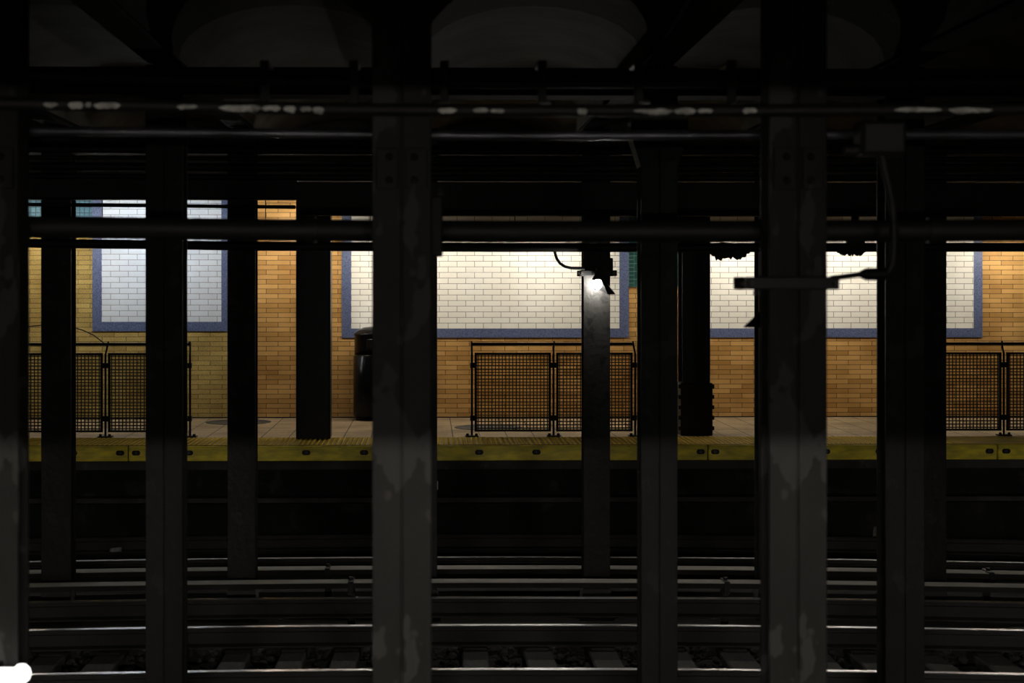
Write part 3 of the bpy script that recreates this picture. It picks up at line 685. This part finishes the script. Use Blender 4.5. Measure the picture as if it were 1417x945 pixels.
m = MB(); zt = P(0, 383, yl - .1).z - bb.z; zb_ = P(0, 407, yl - .1).z - bb.z
rt, rbm = .035, .150
m.lathe([(rt, zt), (rbm, zb_), (rbm + .003, zb_ - .002), (rt + .005, zt + .003), (rt, zt)], c=tuple(bb), n=20, a0=math.radians(-62), a1=math.radians(98)); m.build('shield', 'shade', t)
m = MB(); m.tube([(bb.x, bb.y, bb.z + .10), (bb.x, bb.y, bb.z + .125), (bb.x, yl - .02, bb.z + .125)], .010, 8); m.build('arm', 'shade', t)
m = MB(); m.tube([P(768, 342, ye), P(768, 350, ye), P(770.5, 358, ye), P(775, 364.5, ye), P(782, 369, ye), P(791, 371, ye), P(809, 371.5, ye)], .0125, 10); m.build('conduit', 'black', t)
m = MB(); a, c_ = P(844, 357, yl - .03), P(848, 374, yl - .03); m.box(a.x, c_.x, yl - .045, yl - .015, c_.z, a.z, b=.003); m.build('bracket', 'black', t)

# ------------------------------------------------------------------ clamp, lamp and conduit on the right near column
yk = D1 - .03
t = thing('column_lamp', (0, 0, 0), 'dark lamp on a clamp bar behind the right near column', 'lamp', 'lamps clamped to the columns')
b = MB(); a, c_ = P(1031, 383, yk), P(1160, 400.5, yk)
b.box(a.x, c_.x, yk - .02, yk + .02, c_.z, a.z, b=.004)
cb = b.build('clamp_bar', 'pipe', t)
b = MB(); b.box(a.x, c_.x, D1 + .175, D1 + .21, c_.z, a.z, b=.004); b.build('rear_clamp_bar', 'black', t)
for q in (1041, 1153):
    m = MB(); p = P(q, 392, yk); m.tube([(p.x, yk - .04, p.z), (p.x, D1 + .22, p.z)], .009, 8); m.build('clamp_bolt', 'bolt', cb)
pk = P(1080, 428, D1 + .34)
m = MB(); h_ = 34 / F * (D1 + .34)
m.lathe([(.022, .055), (.03, .03), (.148, -h_ + .03), (.151, -h_ + .026), (.027, .045), (.022, .055)], c=tuple(pk), n=28); m.build('cone_shade', 'shade', t)
m = MB(); m.lathe([(0, .03), (.014, .028), (.030, -.005), (.032, -.02), (.02, -.045), (0, -.05)], c=(pk.x, pk.y, pk.z - .02), n=18); m.build('bulb', 'enamel', t)
m = MB(); m.tube([(pk.x, pk.y, pk.z + .05), (pk.x, pk.y, P(0, 392, yk).z), (pk.x, D1 + .2, P(0, 392, yk).z)], .011, 8); m.build('arm', 'shade', t)
m = MB(); m.tube([P(1046, 402, yk), P(1046, 409, yk)], .010, 8); m.build('hanging_bolt', 'bolt', t)
t = thing('conduit', (0, 0, 0), 'curved dark conduit dropping from the box beside the right near column', 'conduit')
m = MB(); m.tube([P(1218, 200, D1), P(1220, 214, D1), P(1225, 238, D1), P(1231, 262, D1), P(1235, 285, D1), P(1237, 310, D1), P(1237, 350, D1), P(1235, 365, D1), P(1229, 376, D1), P(1218, 379, D1)], 6 / F * D1, 12); m.build('pipe_run', 'pipe', t)
m = MB(); m.tube([P(1226, 379, D1), P(1198, 379.5, D1), P(1190, 379.5, D1)], [.0235, .0235, .0125], 12); m.build('fitting', 'black', t)
m = MB(); m.tube([P(1192, 379.5, D1), P(1150, 385, D1 - .03)], .0105, 10); m.build('cable_lead', 'black', t)
t = thing('junction_box', (0, 0, 0), 'blurred square junction box above the curved conduit at right', 'junction box')
a, c_ = P(1187, 168, D1), P(1250, 216, D1)
MB().box(a.x, c_.x, D1 - .05, D1 + .08, c_.z, a.z, b=.012).build('box', 'pipe', t)
MB().box(a.x + .012, c_.x - .012, D1 - .058, D1 - .05, c_.z + .012, a.z - .012, b=.004).build('lid', 'pipe', t)
m = MB(); p = P(1168, 208, D1); m.tube([(p.x, D1 + .0, p.z), (a.x, D1 + .0, p.z)], .022, 12); m.build('conduit_hub', 'pipe', t)
t = thing('junction_box', (0, 0, 0), 'narrow black box on the right side of the middle near column', 'junction box')
a, c_ = P(596, 272, D1 + .06), P(612.5, 355, D1 + .06)
MB().box(a.x, c_.x, D1 + .02, D1 + .13, c_.z, a.z, b=.005).build('box', 'black', t)
m = MB(); m.box(c_.x - .014, c_.x + .001, D1 + .03, D1 + .12, a.z, a.z + .03); m.build('lug', 'black', t)

# bright lamp at the foot of the left near column
t = thing('tube_lamp', (0, 0, 0), 'glaring white lamp at the bottom left corner of the picture', 'lamp')
yq = D1 - .14
m = MB(); m.tube([P(-120, 934, yq), P(22, 934, yq)], .028, 16); m.build('tube', 'lampwhite', t)
e = P(30, 932, yq)
m = MB(); m.lathe([(0, .036), (.016, .033), (.029, .020), (.035, 0), (.029, -.020), (.016, -.033), (0, -.036)], c=tuple(e), n=20); m.build('end_bulb', 'lampwhite', t)
m = MB(); a = P(-16, 934, yq); m.box(a.x - .02, a.x + .02, yq + .02, D1 + .002, a.z - .02, a.z + .02, b=.003); m.build('bracket', 'black', t)

# ------------------------------------------------------------------ litter and marks on the trackside
yv = 16.95
m = MB(); p = P(160, 762, 16.55); a, c_ = P(152, 762, 16.55), P(168, 760, 16.55)
m.tube([a, a.lerp(c_, .12), a.lerp(c_, .5), a.lerp(c_, .88), c_], [.020, .026, .024, .027, .021], 14)
tag(m.build('drink_can', 'can'), 'crushed pale drink can lying at the foot of the platform wall', 'can')
m = MB(); a, c_ = P(602.6, 667.5, 17.19), P(606.2, 679, 17.19)
m.box(a.x, c_.x, 17.28, 17.318, c_.z, a.z, b=.003)
tag(m.build('tag_plate', 'white'), 'tiny white tag on the dark wall under the platform', 'tag')
rng = random.Random(3)
for i, (q, py, s_, lab) in enumerate(((1212, 742, .13, 'pale broken concrete lump at the wall foot left of the right second-row column'), (1190, 752, .06, 'smaller pale concrete lump beside the tall one'),)):
    Yr = 17.22; p = P(q, py, Yr); m = MB()
    sx, sz = (.045, .12) if i == 0 else (.05, .045)
    m.add([(p.x + v.x * sx * rng.uniform(.8, 1.2), Yr + v.y * .05, p.z + v.z * sz * rng.uniform(.8, 1.2)) for v in ico], icf)
    M['lump'] = M.get('lump') or mat('pale broken concrete', (0.22, 0.20, 0.17), 0.9, dark=(0.08, 0.075, 0.065), scale=14, lo=.35, hi=.65)
    tag(m.build('concrete_lump', 'lump'), lab, 'rubble')

# ------------------------------------------------------------------ the near platform's ceiling with an added light-cutting beam, and its inferred lights, behind the photographer
w = MB(); w.box(XL, XR, -9, -.9, 3.45, 3.6); w.box(XL, XR, -1.15, -.9, 2.672, 3.45)  # unseen downstand beam added to cut the strip lights off the upper columns
w.build('ceiling_near', 'vault', kind='structure')
MB().box(XL, XR, -9, .6, .8, .9).build('platform_near', 'concrete', kind='structure')
for (q, yy, z_, nt), lab in (((-3.2, -6.0, 3.14, 2), 'left strip light hanging over the near platform'), ((0.4, -6.0, 3.14, 2), 'middle strip light hanging over the near platform'), ((4.0, -6.0, 3.14, 2), 'right strip light hanging over the near platform'),
                       ((-2.0, -7.5, 2.06, 1), 'left wall light low on the near platform'), ((2.4, -7.5, 2.06, 1), 'right wall light low on the near platform')):
    t = thing('strip_light', (q, yy, z_), lab, 'strip light', 'strip lights over the near platform')
    h = MB(); h.box(-.95, .95, -.14, .14, .045, .10, b=.006); h.build('housing', 'enamel', t)
    for k in range(nt):
        m = MB(); y_ = (k - (nt - 1) / 2) * .14; m.tube([(-.9, y_, 0), (.9, y_, 0)], .019, 10); m.build('tube', 'tube_dim' if nt == 2 else 'tube_low', t)
    m = MB()
    if nt == 2:
        for sx in (-.4, .4): m.tube([(sx, 0, .07), (sx, 0, .31)], .006, 6)
        m.build('hanger_rod', 'black', t)
    else:
        m.box(-.06, .06, -.30, 0.0, .06, .09); m.build('wall_arm', 'black', t)
w = MB(); w.box(XL, XR, -8.0, -7.8, .9, 3.45); w.build('wall_near', 'sooty_shade', kind='structure')  # unseen wall, coloured dark to keep its bounced light low

# ------------------------------------------------------------------ world, camera
wd = bpy.data.worlds.new('World'); bpy.context.scene.world = wd; wd.use_nodes = True
wd.node_tree.nodes['Background'].inputs['Color'].default_value = (0.9, 0.95, 1.0, 1)
wd.node_tree.nodes['Background'].inputs['Strength'].default_value = 0.004
cd = bpy.data.cameras.new('Camera'); cam = bpy.data.objects.new('Camera', cd); C.objects.link(cam)
cam.location = (0, 0, H); cam.rotation_euler = (PI / 2, 0, -TH)
cd.sensor_width = 36; cd.lens = F / 1417 * 36
cd.shift_x = (708.5 - CXP) / 1417; cd.shift_y = -(472.5 - HOR) / 1417
cd.dof.use_dof = True; cd.dof.focus_distance = 17.5; cd.dof.aperture_fstop = 2.8; cd.clip_start = .05
sc = bpy.context.scene; sc.camera = cam
sc.view_settings.view_transform = 'Standard'; sc.view_settings.look = 'None'
sc.view_settings.exposure = 0; sc.view_settings.gamma = 1; sc.view_settings.use_curve_mapping = False
sc.cycles.max_bounces = 6; sc.cycles.sample_clamp_indirect = 3.0
sc.cycles.use_denoising = True
